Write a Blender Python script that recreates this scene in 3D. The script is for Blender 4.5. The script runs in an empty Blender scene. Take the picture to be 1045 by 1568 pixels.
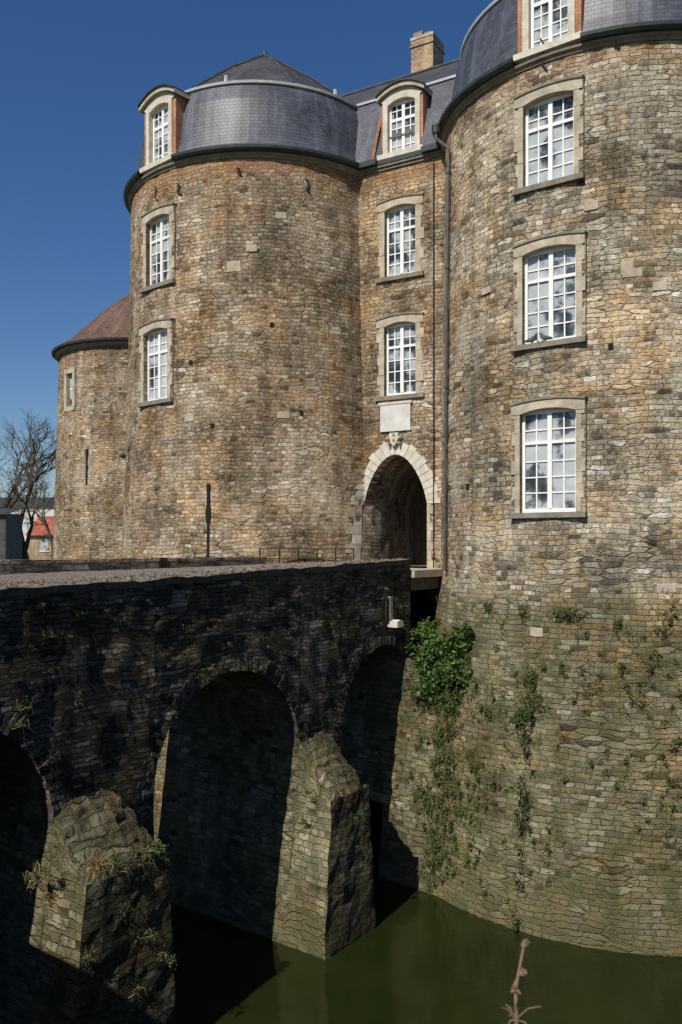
import bpy, math, random
from mathutils import Vector, noise
random.seed(7)
sc=bpy.context.scene
F0=1300.0; HX=522.0; HY=835.0
WZ=-8.08
# ------------------------------------------------------------ node helpers
def newmat(name):
    m=bpy.data.materials.new(name); m.use_nodes=True
    nt=m.node_tree; nt.nodes.clear()
    o=nt.nodes.new('ShaderNodeOutputMaterial'); b=nt.nodes.new('ShaderNodeBsdfPrincipled')
    nt.links.new(b.outputs[0],o.inputs[0]); return m,nt,b
def N(nt,t,ins=None,**p):
    n=nt.nodes.new(t)
    for k,v in p.items(): setattr(n,k,v)
    if ins:
        for k,v in ins.items():
            if isinstance(v,bpy.types.NodeSocket): nt.links.new(v,n.inputs[k])
            else: n.inputs[k].default_value=v
    return n
def math_(nt,op,a,b=0.0,c=0.0,clamp=False):
    return N(nt,'ShaderNodeMath',{0:a,1:b,2:c},operation=op,use_clamp=clamp).outputs[0]
def ramp(nt,fac,stops,interp='LINEAR'):
    r=nt.nodes.new('ShaderNodeValToRGB'); nt.links.new(fac,r.inputs[0]); cr=r.color_ramp; cr.interpolation=interp
    while len(cr.elements)>1: cr.elements.remove(cr.elements[-1])
    for i,(p,c) in enumerate(stops):
        e=cr.elements[0] if i==0 else cr.elements.new(p)
        e.position=p; e.color=(c[0],c[1],c[2],1) if not isinstance(c,float) else (c,c,c,1)
    return r.outputs[0]
def mix(nt,fac,a,b,mode='MIX'):
    n=nt.nodes.new('ShaderNodeMix'); n.data_type='RGBA'; n.blend_type=mode
    for s,v in ((n.inputs[0],fac),(n.inputs[6],a),(n.inputs[7],b)):
        if isinstance(v,bpy.types.NodeSocket): nt.links.new(v,s)
        else: s.default_value=v if not isinstance(v,tuple) or len(v)==4 else (*v,1)
    return n.outputs[2]
def maprange(nt,v,a,b,c=0.,d=1.):
    return N(nt,'ShaderNodeMapRange',{0:v,1:a,2:b,3:c,4:d}).outputs[0]
def noiseT(nt,vec,scale,detail=3.,rough=.55):
    return N(nt,'ShaderNodeTexNoise',{'Vector':vec,'Scale':scale,'Detail':detail,'Roughness':rough})
def vm(nt,op,a,b): return N(nt,'ShaderNodeVectorMath',{0:a,1:b},operation=op).outputs[0]
def gray(nt,f): return N(nt,'ShaderNodeCombineXYZ',{0:f,1:f,2:f}).outputs[0]

def stone_mat(name,cols,mortar,bw=.27,rh=.105,low=True,orange=0.0,gain=1.0,bump=.9,rub=(.51,.57),blotch=.35,moss=0.):
    m,nt,b=newmat(name)
    uv=N(nt,'ShaderNodeUVMap').outputs[0]
    geo=N(nt,'ShaderNodeNewGeometry'); pos=geo.outputs['Position']
    z=N(nt,'ShaderNodeSeparateXYZ',{0:pos}).outputs[2]
    d1=noiseT(nt,uv,.8,1.).outputs['Color']; d2=noiseT(nt,uv,6.5,2.,.75).outputs['Color']
    v=vm(nt,'ADD',uv,vm(nt,'MULTIPLY',vm(nt,'SUBTRACT',d1,(.5,.5,.5)),(.35,.17,0)))
    v=vm(nt,'ADD',v,vm(nt,'MULTIPLY',vm(nt,'SUBTRACT',d2,(.5,.5,.5)),(.16,.075,0)))
    A=N(nt,'ShaderNodeTexBrick',{'Vector':v,'Color1':(0,0,0,1),'Color2':(1,1,1,1),'Mortar':(.5,.5,.5,1),'Scale':1.,
            'Mortar Size':.014,'Mortar Smooth':.85,'Bias':0.,'Brick Width':bw,'Row Height':rh})
    A.offset=.43; A.offset_frequency=2; A.squash=.58; A.squash_frequency=3
    vv=N(nt,'ShaderNodeMapping',{0:v,3:(.66/bw,.95/rh,1)}).outputs[0]
    V1=N(nt,'ShaderNodeTexVoronoi',{'Vector':vv,'Scale':1.,'Randomness':.56},voronoi_dimensions='2D',feature='F1')
    V2=N(nt,'ShaderNodeTexVoronoi',{'Vector':vv,'Scale':1.,'Randomness':.56},voronoi_dimensions='2D',feature='DISTANCE_TO_EDGE')
    vval=N(nt,'ShaderNodeSeparateColor',{0:V1.outputs['Color']}).outputs[0]
    vfac=maprange(nt,V2.outputs['Distance'],.02,.13,1.,0.)
    mk=maprange(nt,noiseT(nt,uv,1.1,3.).outputs[0],rub[0],rub[1])
    aval=N(nt,'ShaderNodeSeparateColor',{0:A.outputs['Color']}).outputs[0]
    inv=math_(nt,'SUBTRACT',1.,mk)
    val=math_(nt,'ADD',math_(nt,'MULTIPLY',aval,inv),math_(nt,'MULTIPLY',vval,mk))
    fac=math_(nt,'ADD',math_(nt,'MULTIPLY',A.outputs['Fac'],inv),math_(nt,'MULTIPLY',vfac,mk))
    col=ramp(nt,val,cols)
    fn=noiseT(nt,pos,12.,5.,.8).outputs[0]
    col=mix(nt,1.,col,ramp(nt,fn,[(.3,.5),(.5,1.),(.7,1.38)]),'MULTIPLY')
    big=noiseT(nt,pos,.75,5.,.7); bf=big.outputs[0]; bc=N(nt,'ShaderNodeSeparateColor',{0:big.outputs['Color']})
    mcol=mix(nt,maprange(nt,bc.outputs[1],.42,.6),mortar,tuple(c*.38 for c in mortar))
    col=mix(nt,math_(nt,'MULTIPLY',fac,.85),col,mcol)
    p1=math_(nt,'MULTIPLY',maprange(nt,bf,.50,.62,0.,blotch*1.6),maprange(nt,fn,.4,.6,.3,1.))
    col=mix(nt,p1,col,(.47,.43,.35))
    p2=maprange(nt,bc.outputs[0],.38,.60,.60,1.15)
    col=mix(nt,1.,col,gray(nt,p2),'MULTIPLY')
    hu=N(nt,'ShaderNodeSeparateColor',{0:noiseT(nt,pos,.22,2.,.6).outputs['Color']})
    p4=maprange(nt,hu.outputs[0],.38,.6,.78,1.12)
    col=mix(nt,1.,col,gray(nt,p4),'MULTIPLY')
    st=N(nt,'ShaderNodeMapping',{0:uv,3:(2.2,.16,1)}).outputs[0]
    p3=maprange(nt,noiseT(nt,st,1.,4.,.6).outputs[0],.44,.7,1.05,.60)
    col=mix(nt,1.,col,gray(nt,p3),'MULTIPLY')
    oc=maprange(nt,bc.outputs[2],.48,.62,0.,.85)
    col=mix(nt,oc,col,mix(nt,1.,col,(1.18,.98,.72),'MULTIPLY'))
    if orange>0:
        zz=math_(nt,'ADD',z,math_(nt,'MULTIPLY',bf,1.1))
        o=maprange(nt,zz,10.6,11.0,0.,orange)
        col=mix(nt,o,col,mix(nt,val,(.30,.13,.06),(.40,.26,.14)))
    if low:
        zz=math_(nt,'ADD',z,math_(nt,'MULTIPLY',bc.outputs[1],1.8))
        l=maprange(nt,zz,.1,-.6)
        col=mix(nt,l,col,mix(nt,1.,col,(.76,.79,.70),'MULTIPLY'))
        gr=math_(nt,'MULTIPLY',l,maprange(nt,noiseT(nt,pos,1.5,5.,.8).outputs[0],.44,.60,0.,.88))
        col=mix(nt,gr,col,(.085,.088,.038))
        w=maprange(nt,zz,-5.6,-7.4,0.,.62)
        col=mix(nt,w,col,mix(nt,fn,(.05,.055,.025),(.20,.18,.10)))
    if moss>0:
        gr=maprange(nt,noiseT(nt,pos,1.7,5.,.8).outputs[0],.48,.62,0.,moss)
        col=mix(nt,gr,col,(.05,.055,.022))
    if gain!=1.0: col=mix(nt,1.,col,(gain,gain,gain),'MULTIPLY')
    nt.links.new(col,b.inputs['Base Color']); b.inputs['Roughness'].default_value=.92
    b.inputs['Specular IOR Level'].default_value=.15
    h=math_(nt,'SUBTRACT',1.,fac)
    h=math_(nt,'ADD',h,math_(nt,'MULTIPLY',val,.9)); h=math_(nt,'ADD',h,math_(nt,'MULTIPLY',fn,1.8))
    bp=N(nt,'ShaderNodeBump',{'Strength':bump,'Distance':.045,'Height':h})
    nt.links.new(bp.outputs[0],b.inputs['Normal'])
    return m
def plain(name,c1,c2,scale=4.,rough=.8,bump=.3,metal=0.,spec=.3):
    m,nt,b=newmat(name)
    pos=N(nt,'ShaderNodeNewGeometry').outputs['Position']
    n=noiseT(nt,pos,scale,5.,.65).outputs[0]
    nt.links.new(ramp(nt,n,[(.3,c1),(.7,c2)]),b.inputs['Base Color'])
    b.inputs['Roughness'].default_value=rough; b.inputs['Metallic'].default_value=metal
    b.inputs['Specular IOR Level'].default_value=spec
    if bump>0:
        bp=N(nt,'ShaderNodeBump',{'Strength':bump,'Distance':.02,'Height':noiseT(nt,pos,scale*5,5.,.7).outputs[0]})
        nt.links.new(bp.outputs[0],b.inputs['Normal'])
    return m
def slate_mat(name,c1,c2,w=.16,h=.10,rough=.5,mk=.5):
    m,nt,b=newmat(name)
    uv=N(nt,'ShaderNodeUVMap').outputs[0]; pos=N(nt,'ShaderNodeNewGeometry').outputs['Position']
    t=N(nt,'ShaderNodeTexBrick',{'Vector':uv,'Color1':(*c1,1),'Color2':(*c2,1),'Mortar':(*[x*mk for x in c1],1),'Scale':1.,
        'Mortar Size':.005,'Mortar Smooth':.2,'Bias':-.1,'Brick Width':w,'Row Height':h})
    n=noiseT(nt,pos,.9,5.,.7).outputs[0]
    c=mix(nt,1.,t.outputs[0],ramp(nt,n,[(.3,.55),(.7,1.4)]),'MULTIPLY')
    st=N(nt,'ShaderNodeMapping',{0:uv,3:(3.,.3,1)}).outputs[0]
    c=mix(nt,maprange(nt,noiseT(nt,st,1.,4.).outputs[0],.52,.72,0.,.5),c,tuple(min(1,x*1.9) for x in c2))
    nt.links.new(c,b.inputs['Base Color']); b.inputs['Roughness'].default_value=rough
    bp=N(nt,'ShaderNodeBump',{'Strength':.5,'Distance':.012,'Height':math_(nt,'SUBTRACT',1.,t.outputs['Fac'])})
    nt.links.new(bp.outputs[0],b.inputs['Normal']); return m

COLS_R=[(0.,(.10,.08,.06)),(.10,(.22,.18,.13)),(.28,(.37,.31,.225)),(.5,(.45,.385,.28)),(.7,(.49,.42,.315)),(.79,(.42,.29,.155)),(.87,(.55,.49,.39)),(.95,(.64,.59,.49)),(1.,(.74,.70,.61))]
COLS_L=[(0.,(.13,.095,.065)),(.14,(.27,.20,.135)),(.35,(.385,.30,.205)),(.6,(.45,.365,.255)),(.78,(.36,.235,.14)),(.88,(.50,.42,.31)),(.96,(.59,.51,.40)),(1.,(.68,.61,.5))]
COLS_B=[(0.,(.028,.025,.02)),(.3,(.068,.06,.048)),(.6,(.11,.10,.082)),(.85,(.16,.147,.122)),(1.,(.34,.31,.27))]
M={}
M['stoneR']=stone_mat('rubble_stone_warm',COLS_R,(.35,.295,.215),bw=.29,rh=.112,orange=.4,gain=1.08)
M['stoneL']=stone_mat('rubble_stone_brown',COLS_L,(.36,.29,.20),bw=.26,rh=.104,orange=.8,blotch=.3,gain=1.08)
M['stoneB']=stone_mat('bridge_stone_dark',COLS_B,(.032,.029,.023),bw=.26,rh=.08,low=False,bump=1.,rub=(.50,.56),blotch=.1,moss=.5,gain=.98)  # colours darkened to paint in bridge face shade under the grazing sun
M['stoneP']=stone_mat('pier_stone',COLS_R,(.26,.22,.155),bw=.32,rh=.13,low=True,gain=.98)
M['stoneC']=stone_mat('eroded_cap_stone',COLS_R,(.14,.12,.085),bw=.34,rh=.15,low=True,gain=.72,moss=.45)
M['stoneShadeM']=stone_mat('shade_moss_pier_stone',COLS_R,(.15,.13,.09),bw=.27,rh=.11,low=True,gain=.46,moss=.65)  # low gain paints buttress shade into the colour, with moss patches on top
M['lime']=plain('limestone_trim',(.28,.235,.17),(.53,.465,.36),3.5,.85,.5)
M['limew']=plain('pale_limestone',(.40,.36,.29),(.64,.60,.51),4.,.8,.5)
M['sill']=plain('grey_sill_stone',(.13,.115,.09),(.26,.23,.18),4.,.85,.4)
M['plaque']=plain('white_plaque',(.46,.45,.42),(.62,.61,.58),3.,.6,.1)
M['slate']=slate_mat('slate_roof',(.05,.055,.072),(.085,.092,.115))
M['slated']=slate_mat('slate_roof_dark',(.035,.033,.034),(.062,.06,.062),.2,.13,.6)
M['tile']=slate_mat('brown_tile_roof',(.08,.042,.028),(.13,.075,.052),.2,.16,.8)
M['zinc']=plain('zinc_gutter',(.022,.028,.028),(.045,.055,.055),4.,.5,.1)
M['pipe']=plain('copper_drainpipe',(.05,.045,.038),(.10,.10,.085),6.,.55,.1)
M['lead']=plain('lead_flashing',(.3,.32,.35),(.45,.47,.5),3.,.5,.1)
M['white']=plain('white_paint',(.70,.70,.67),(.82,.82,.79),5.,.45,.0)
M['brickO']=slate_mat('orange_brick',(.34,.15,.075),(.44,.22,.12),.22,.07,.9)
M['brickC']=slate_mat('chimney_brick',(.28,.20,.12),(.40,.30,.19),.22,.08,.9)
M['iron']=plain('black_iron',(.012,.012,.012),(.03,.027,.025),8.,.6,.1)
M['wood']=plain('old_timber',(.07,.05,.032),(.15,.115,.08),9.,.85,.4)
M['gravel']=plain('gravel',(.03,.025,.02),(.34,.29,.225),17.,.95,1.)
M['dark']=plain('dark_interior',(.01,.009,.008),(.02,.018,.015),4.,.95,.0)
M['bark']=plain('tree_bark',(.05,.038,.028),(.11,.088,.065),6.,.9,.3)
M['straw']=plain('dry_grass',(.16,.11,.05),(.28,.21,.10),6.,.9,0)
M['stalk']=plain('dry_stalk_brown',(.13,.07,.05),(.24,.15,.10),20.,.8,0)
M['render']=plain('house_render',(.5,.48,.44),(.62,.6,.55),1.,.8,.1)
M['redtile']=slate_mat('red_tile_roof',(.28,.07,.04),(.36,.11,.06),.3,.3,.8)
M['pig']=plain('pigeon_feathers',(.03,.033,.04),(.10,.105,.12),25.,.7,0)
M['vou']=plain('voussoir_stone',(.025,.022,.017),(.12,.108,.086),7.,.9,1.)
M['cap']=plain('weathered_cap_stone',(.09,.082,.06),(.34,.30,.22),5.,.9,1.)
def leaf_mat(name,stops):
    m,nt,b=newmat(name)
    oi=N(nt,'ShaderNodeNewGeometry').outputs['Random Per Island']
    nt.links.new(ramp(nt,oi,stops),b.inputs['Base Color']); b.inputs['Roughness'].default_value=.55
    tr=N(nt,'ShaderNodeBsdfTranslucent'); nt.links.new(ramp(nt,oi,stops),tr.inputs[0])
    mx=N(nt,'ShaderNodeMixShader',{0:.3}); nt.links.new(b.outputs[0],mx.inputs[1]); nt.links.new(tr.outputs[0],mx.inputs[2])
    out=[n for n in nt.nodes if n.type=='OUTPUT_MATERIAL'][0]; nt.links.new(mx.outputs[0],out.inputs[0])
    return m
M['leaf']=leaf_mat('green_leaves',[(0.,(.025,.06,.010)),(.5,(.06,.135,.018)),(.9,(.11,.20,.03)),(1.,(.16,.15,.05))])
M['leafd']=leaf_mat('olive_leaves',[(0.,(.035,.06,.014)),(.5,(.07,.105,.026)),(.8,(.11,.125,.038)),(1.,(.2,.14,.06))])
M['blade']=leaf_mat('grass_blades',[(0.,(.06,.08,.02)),(.4,(.12,.14,.035)),(.7,(.20,.17,.07)),(1.,(.28,.21,.10))])
# glass
m,nt,b=newmat('window_glass'); pos=N(nt,'ShaderNodeNewGeometry').outputs['Position']
n1=noiseT(nt,pos,1.5,4.).outputs[0]
nt.links.new(ramp(nt,n1,[(.38,(.02,.025,.03)),(.45,(.08,.09,.10)),(.50,(.34,.37,.39)),(.7,(.48,.50,.50))]),b.inputs['Base Color'])
b.inputs['Roughness'].default_value=.08
nt.links.new(N(nt,'ShaderNodeBump',{'Strength':.15,'Distance':.02,'Height':noiseT(nt,pos,3.,1.).outputs[0]}).outputs[0],b.inputs['Normal'])
M['glass']=m
# water
m,nt,b=newmat('moat_water'); pos=N(nt,'ShaderNodeNewGeometry').outputs['Position']
nt.links.new(ramp(nt,noiseT(nt,pos,.4,4.).outputs[0],[(.3,(.009,.014,.003)),(.7,(.018,.025,.006))]),b.inputs['Base Color'])
b.inputs['Roughness'].default_value=.04; b.inputs['IOR'].default_value=1.36
mp=N(nt,'ShaderNodeMapping',{0:pos,2:(0,0,.6),3:(1.,2.2,1)}).outputs[0]
nt.links.new(N(nt,'ShaderNodeBump',{'Strength':.25,'Distance':.03,'Height':noiseT(nt,mp,2.8,4.,.6).outputs[0]}).outputs[0],b.inputs['Normal'])
M['water']=m
# ground
m,nt,b=newmat('grass_ground'); pos=N(nt,'ShaderNodeNewGeometry').outputs['Position']
c=ramp(nt,noiseT(nt,pos,.3,8.,.7).outputs[0],[(.35,(.05,.075,.02)),(.55,(.09,.11,.035)),(.7,(.17,.14,.09))])
nt.links.new(c,b.inputs['Base Color']); b.inputs['Roughness'].default_value=.95
M['ground']=m
# ------------------------------------------------------------ geometry helpers
def empty(name):
    e=bpy.data.objects.new(name,None); sc.collection.objects.link(e); return e
class Fr:
    def __init__(s,o,t,n): s.o=Vector(o); s.t=Vector(t).normalized(); s.n=Vector(n).normalized()
    def p(s,a,o,z): 
        r=s.o+s.t*a+s.n*o; return Vector((r.x,r.y,s.o.z+z))
class MB:
    def __init__(s): s.v=[];s.f=[];s.m=[];s.mats=[];s.uv={}
    def mi(s,k):
        if k not in s.mats: s.mats.append(k)
        return s.mats.index(k)
    def face(s,pts,mat,uv=None):
        i=len(s.v); s.v+= [tuple(p) for p in pts]; s.f.append(tuple(range(i,i+len(pts)))); s.m.append(s.mi(mat))
        if uv: s.uv[len(s.f)-1]=uv
    def box(s,F,a0,a1,o0,o1,z0,z1,mat):
        P=[F.p(a,o,z) for z in (z0,z1) for o in (o0,o1) for a in (a0,a1)]
        for q in ((0,1,3,2),(4,6,7,5),(0,4,5,1),(2,3,7,6),(0,2,6,4),(1,5,7,3)): s.face([P[i] for i in q],mat)
    def prism(s,F,poly,o0,o1,mat):
        A=[F.p(a,o0,z) for a,z in poly]; B=[F.p(a,o1,z) for a,z in poly]; n=len(poly)
        s.face(A,mat); s.face(B,mat)
        for i in range(n):
            j=(i+1)%n; s.face([A[i],A[j],B[j],B[i]],mat)
    def band(s,F,inn,out,o0,o1,mat):
        for i in range(len(inn)-1):
            s.prism(F,[inn[i],inn[i+1],out[i+1],out[i]],o0,o1,mat)
    def tube(s,pts,rad,mat,k=6):
        pts=[Vector(p) for p in pts]; rings=[]
        for i,p in enumerate(pts):
            d=(pts[min(i+1,len(pts)-1)]-pts[max(i-1,0)]).normalized()
            x=d.cross(Vector((0,0,1)) if abs(d.z)<.9 else Vector((1,0,0))).normalized(); y=d.cross(x)
            r=rad[i] if isinstance(rad,(list,tuple)) else rad
            rings.append([p+(x*math.cos(2*math.pi*j/k)+y*math.sin(2*math.pi*j/k))*r for j in range(k)])
        for i in range(len(rings)-1):
            for j in range(k):
                l=(j+1)%k; s.face([rings[i][j],rings[i][l],rings[i+1][l],rings[i+1][j]],mat)
        s.face(rings[-1],mat)
    def build(s,name,parent=None,smooth=False,weld=False):
        me=bpy.data.meshes.new(name); me.from_pydata(s.v,[],s.f)
        for k in s.mats: me.materials.append(M[k])
        me.polygons.foreach_set('material_index',s.m)
        ul=me.uv_layers.new(name='UVMap')
        for pi,p in enumerate(me.polygons):
            cu=s.uv.get(pi); n=p.normal
            if cu is None:
                if abs(n.z)>.85: f=lambda c:(c.x,c.y)
                else:
                    t=Vector((n.y,-n.x,0)).normalized(); f=lambda c,t=t:(c.dot(t),c.z/max(.2,math.sqrt(1-n.z*n.z)))
            for k,li in enumerate(p.loop_indices):
                ul.data[li].uv= cu[k] if cu else f(me.vertices[me.loops[li].vertex_index].co)
        if weld:
            import bmesh
            bm=bmesh.new(); bm.from_mesh(me); bmesh.ops.remove_doubles(bm,verts=bm.verts,dist=.0008); bm.to_mesh(me); bm.free()
        if smooth:
            me.polygons.foreach_set('use_smooth',[True]*len(me.polygons))
        ob=bpy.data.objects.new(name,me); sc.collection.objects.link(ob)
        if parent: ob.parent=parent
        return ob
def jit(p,n,amp=.018,f=3.1):
    k=noise.noise(p*f)*amp+noise.noise(p*f*3.3)*amp*.6
    return p+n*k
def interp(prof,z):
    for (z0,r0),(z1,r1) in zip(prof,prof[1:]):
        if z<=z1: return r0+(r1-r0)*(z-z0)/(z1-z0)
    return prof[-1][1]
def tower_wall(mb,C,prof,holes,mat,z0,z1,amp=.026):
    zs=set(); z=z0
    while z<z1: zs.add(round(z,3)); z+=.16
    zs.add(z1)
    ths=set(round(math.radians(i*1.5),5) for i in range(241))
    for h in holes:
        zs.update((h[2],h[3])); ths.update((round(h[0]%(2*math.pi),5),round(h[1]%(2*math.pi),5)))
    zs=sorted(zs); ths=sorted(ths)
    G=[[None]*len(zs) for _ in ths]
    for i,t in enumerate(ths):
        n=Vector((math.cos(t),math.sin(t),0))
        for j,z in enumerate(zs):
            p=Vector((C[0],C[1],z))+n*interp(prof,z)
            G[i][j]=jit(p,n,amp*(1.8 if z<-1 else 1))
    for i in range(len(ths)-1):
        tm=(ths[i]+ths[i+1])/2
        for j in range(len(zs)-1):
            zm=(zs[j]+zs[j+1])/2
            if any((h[0]%(2*math.pi))<tm<(h[1]%(2*math.pi)) and h[2]<zm<h[3] for h in holes): continue
            uv=[(ths[a]*4.5,zs[b]) for a,b in ((i,j),(i+1,j),(i+1,j+1),(i,j+1))]
            mb.face([G[i][j],G[i+1][j],G[i+1][j+1],G[i][j+1]],mat,uv)
def lathe(mb,C,prof,mat,k=96,t0=0,t1=2*math.pi):
    for i in range(k):
        a=t0+(t1-t0)*i/k; b_=t0+(t1-t0)*(i+1)/k
        l=0
        for (r0,z0),(r1,z1) in zip(prof,prof[1:]):
            dl=math.hypot(r1-r0,z1-z0)
            P=lambda r,z,t:(C[0]+r*math.cos(t),C[1]+r*math.sin(t),z)
            mb.face([P(r0,z0,a),P(r0,z0,b_),P(r1,z1,b_),P(r1,z1,a)],mat,[(a*4.5,l),(b_*4.5,l),(b_*4.5,l+dl),(a*4.5,l+dl)])
            l+=dl
def arc(w,zt,rise,k=10):
    return [(-w/2+w*i/k, zt-rise*(2*i/k-1)**2) for i in range(k+1)]
def window(mb,F,w,h,z0,rows,cols=4,sur=.2,rise=.1,transom=.68,jamb='lime',wsash=1.):
    zt=z0+h
    z=z0; i=0
    while z<zt-rise-.001:
        hh=min(random.uniform(.26,.36),zt-rise-z)
        e=sur*(1.0 if i%2 else .66)
        for sg in (-1,1):
            ee=e*random.uniform(.85,1.1)
            a0,a1=(w/2,w/2+ee) if sg>0 else (-w/2-ee,-w/2)
            mb.box(F,a0,a1,-.3,.015+random.uniform(-.008,.008),z+.003,z+hh-.003,jamb)
        z+=hh; i+=1
    for sg in (-1,1):
        a0,a1=sorted((sg*w/2,sg*(w/2+sur+.01))); mb.box(F,a0,a1,-.29,-.005,z0,zt,'stoneR')
    inn=arc(w,zt,rise); W=w+2*sur
    out=[(-W/2+W*k/10, zt+.19-rise*.8*(2*k/10-1)**2) for k in range(11)]
    ar=[(a,z) for a,z in inn]
    mb.band(F,ar,out,-.3,.03,jamb)
    mb.prism(F,[(-W/2,zt-rise+.003),(-w/2,zt-rise+.003),(-W/2,zt+.19-rise*.8)],-.3,.028,jamb)
    mb.prism(F,[(W/2,zt-rise+.003),(w/2,zt-rise+.003),(W/2,zt+.19-rise*.8)],-.3,.028,jamb)
    o2=[(a*1.04,z+.045) for a,z in out]
    mb.band(F,out,o2,-.2,.06,'sill')
    mb.box(F,-W/2-.03,W/2+.03,-.3,.08,z0-.12,z0-.002,'sill')
    o1=-.14;o0=-.2
    fw=.065*wsash
    mb.box(F,-w/2,-w/2+fw,o0,o1,z0,zt,'white'); mb.box(F,w/2-fw,w/2,o0,o1,z0,zt,'white')
    mb.box(F,-w/2+fw,w/2-fw,o0,o1-.002,z0,z0+.09,'white'); mb.box(F,-w/2+fw,w/2-fw,o0,o1-.002,zt-.1,zt,'white')
    mb.box(F,-.05,.05,o0,o1+.012,z0+.09,zt-.1,'white')
    zr=z0+h*transom
    mb.box(F,-w/2+fw,-.05,o0,o1-.004,zr-.035,zr+.035,'white'); mb.box(F,.05,w/2-fw,o0,o1-.004,zr-.035,zr+.035,'white')
    for sg in (-1,1):
        s0,s1=(.05,w/2-fw) if sg>0 else (-w/2+fw,-.05)
        hc=cols//2
        for c in range(1,hc):
            a=s0+(s1-s0)*c/hc; mb.box(F,a-.015,a+.015,o0,o1-.02,z0+.09,zt-.1,'white')
        zz0,zz1=z0+.09,zt-.1
        for r in range(1,rows):
            z=zz0+(zz1-zz0)*r/rows
            if abs(z-zr)<.08: continue
            mb.box(F,s0,s1,o0,o1-.025,z-.014,z+.014,'white')
    mb.box(F,-w/2-.02,w/2+.02,-.5,-.19,z0-.02,zt+.02,'glass')
def dormer(mb,F,w=.9,z0=10.95,h=1.65,depth=1.7,b=.13):
    zt=z0+h; e=.15
    mb.box(F,-w/2-e,-w/2,-.35,.03,z0,zt,'limew'); mb.box(F,w/2,w/2+e,-.35,.03,z0,zt,'limew')
    mb.box(F,-w/2-e-b,-w/2-e,-depth,-.02,z0-.05,zt+.05,'brickO'); mb.box(F,w/2+e,w/2+e+b,-depth,-.02,z0-.05,zt+.05,'brickO')
    W=w+2*e+2*b
    inn=[(a,z) for a,z in arc(w,zt,.12)]; out=[(-W/2+W*k/10, zt+.28-.26*(2*k/10-1)**2) for k in range(11)]
    mb.band(F,inn,out,-depth,.02,'limew')
    o2=[(-W/2-.09+(W+.18)*k/10, zt+.28-.26*(2*k/10-1)**2) for k in range(11)]
    o3=[(a,z+.12) for a,z in o2]; o4=[(a,z+.04) for a,z in o3]
    mb.band(F,o2,o3,-depth,.12,'lime'); mb.band(F,o3,o4,-depth-.6,.17,'zinc')
    mb.box(F,-W/2-.05,W/2+.05,-.4,.12,z0-.14,z0-.003,'limew')
    o1=-.12;o0=-.18
    for a0,a1 in ((-w/2,-w/2+.06),(w/2-.06,w/2),(-.045,.045)): mb.box(F,a0,a1,o0,o1+.003*(a0<0),z0,zt,'white')
    for zz in (z0+.04,z0+h*.66,zt-.06): mb.box(F,-w/2+.06,w/2-.06,o0,o1-.004,zz-.04,zz+.04,'white')
    for sg in (-1,1):
        a=sg*w*.25; mb.box(F,a-.013,a+.013,o0,o1-.02,z0,zt,'white')
    for r in range(1,6):
        z=z0+h*r/6; mb.box(F,-w/2+.06,w/2-.06,o0,o1-.025,z-.013,z+.013,'white')
    mb.box(F,-w/2-.02,w/2+.02,-.6,-.17,z0,zt+.02,'glass')
def px_on_tower(px,py,C,prof):
    d=Vector(((px-HX)/F0,1,(HY-py)/F0)); R=4.5
    for _ in range(12):
        a=d.x**2+1; b=-2*(d.x*C[0]+C[1]); c=C[0]**2+C[1]**2-R*R
        D=max(0,b*b-4*a*c); t=(-b-math.sqrt(D))/(2*a); R=interp(prof,d.z*t)
    p=d*t; n=Vector((p.x-C[0],p.y-C[1],0)).normalized(); return p,n
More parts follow.
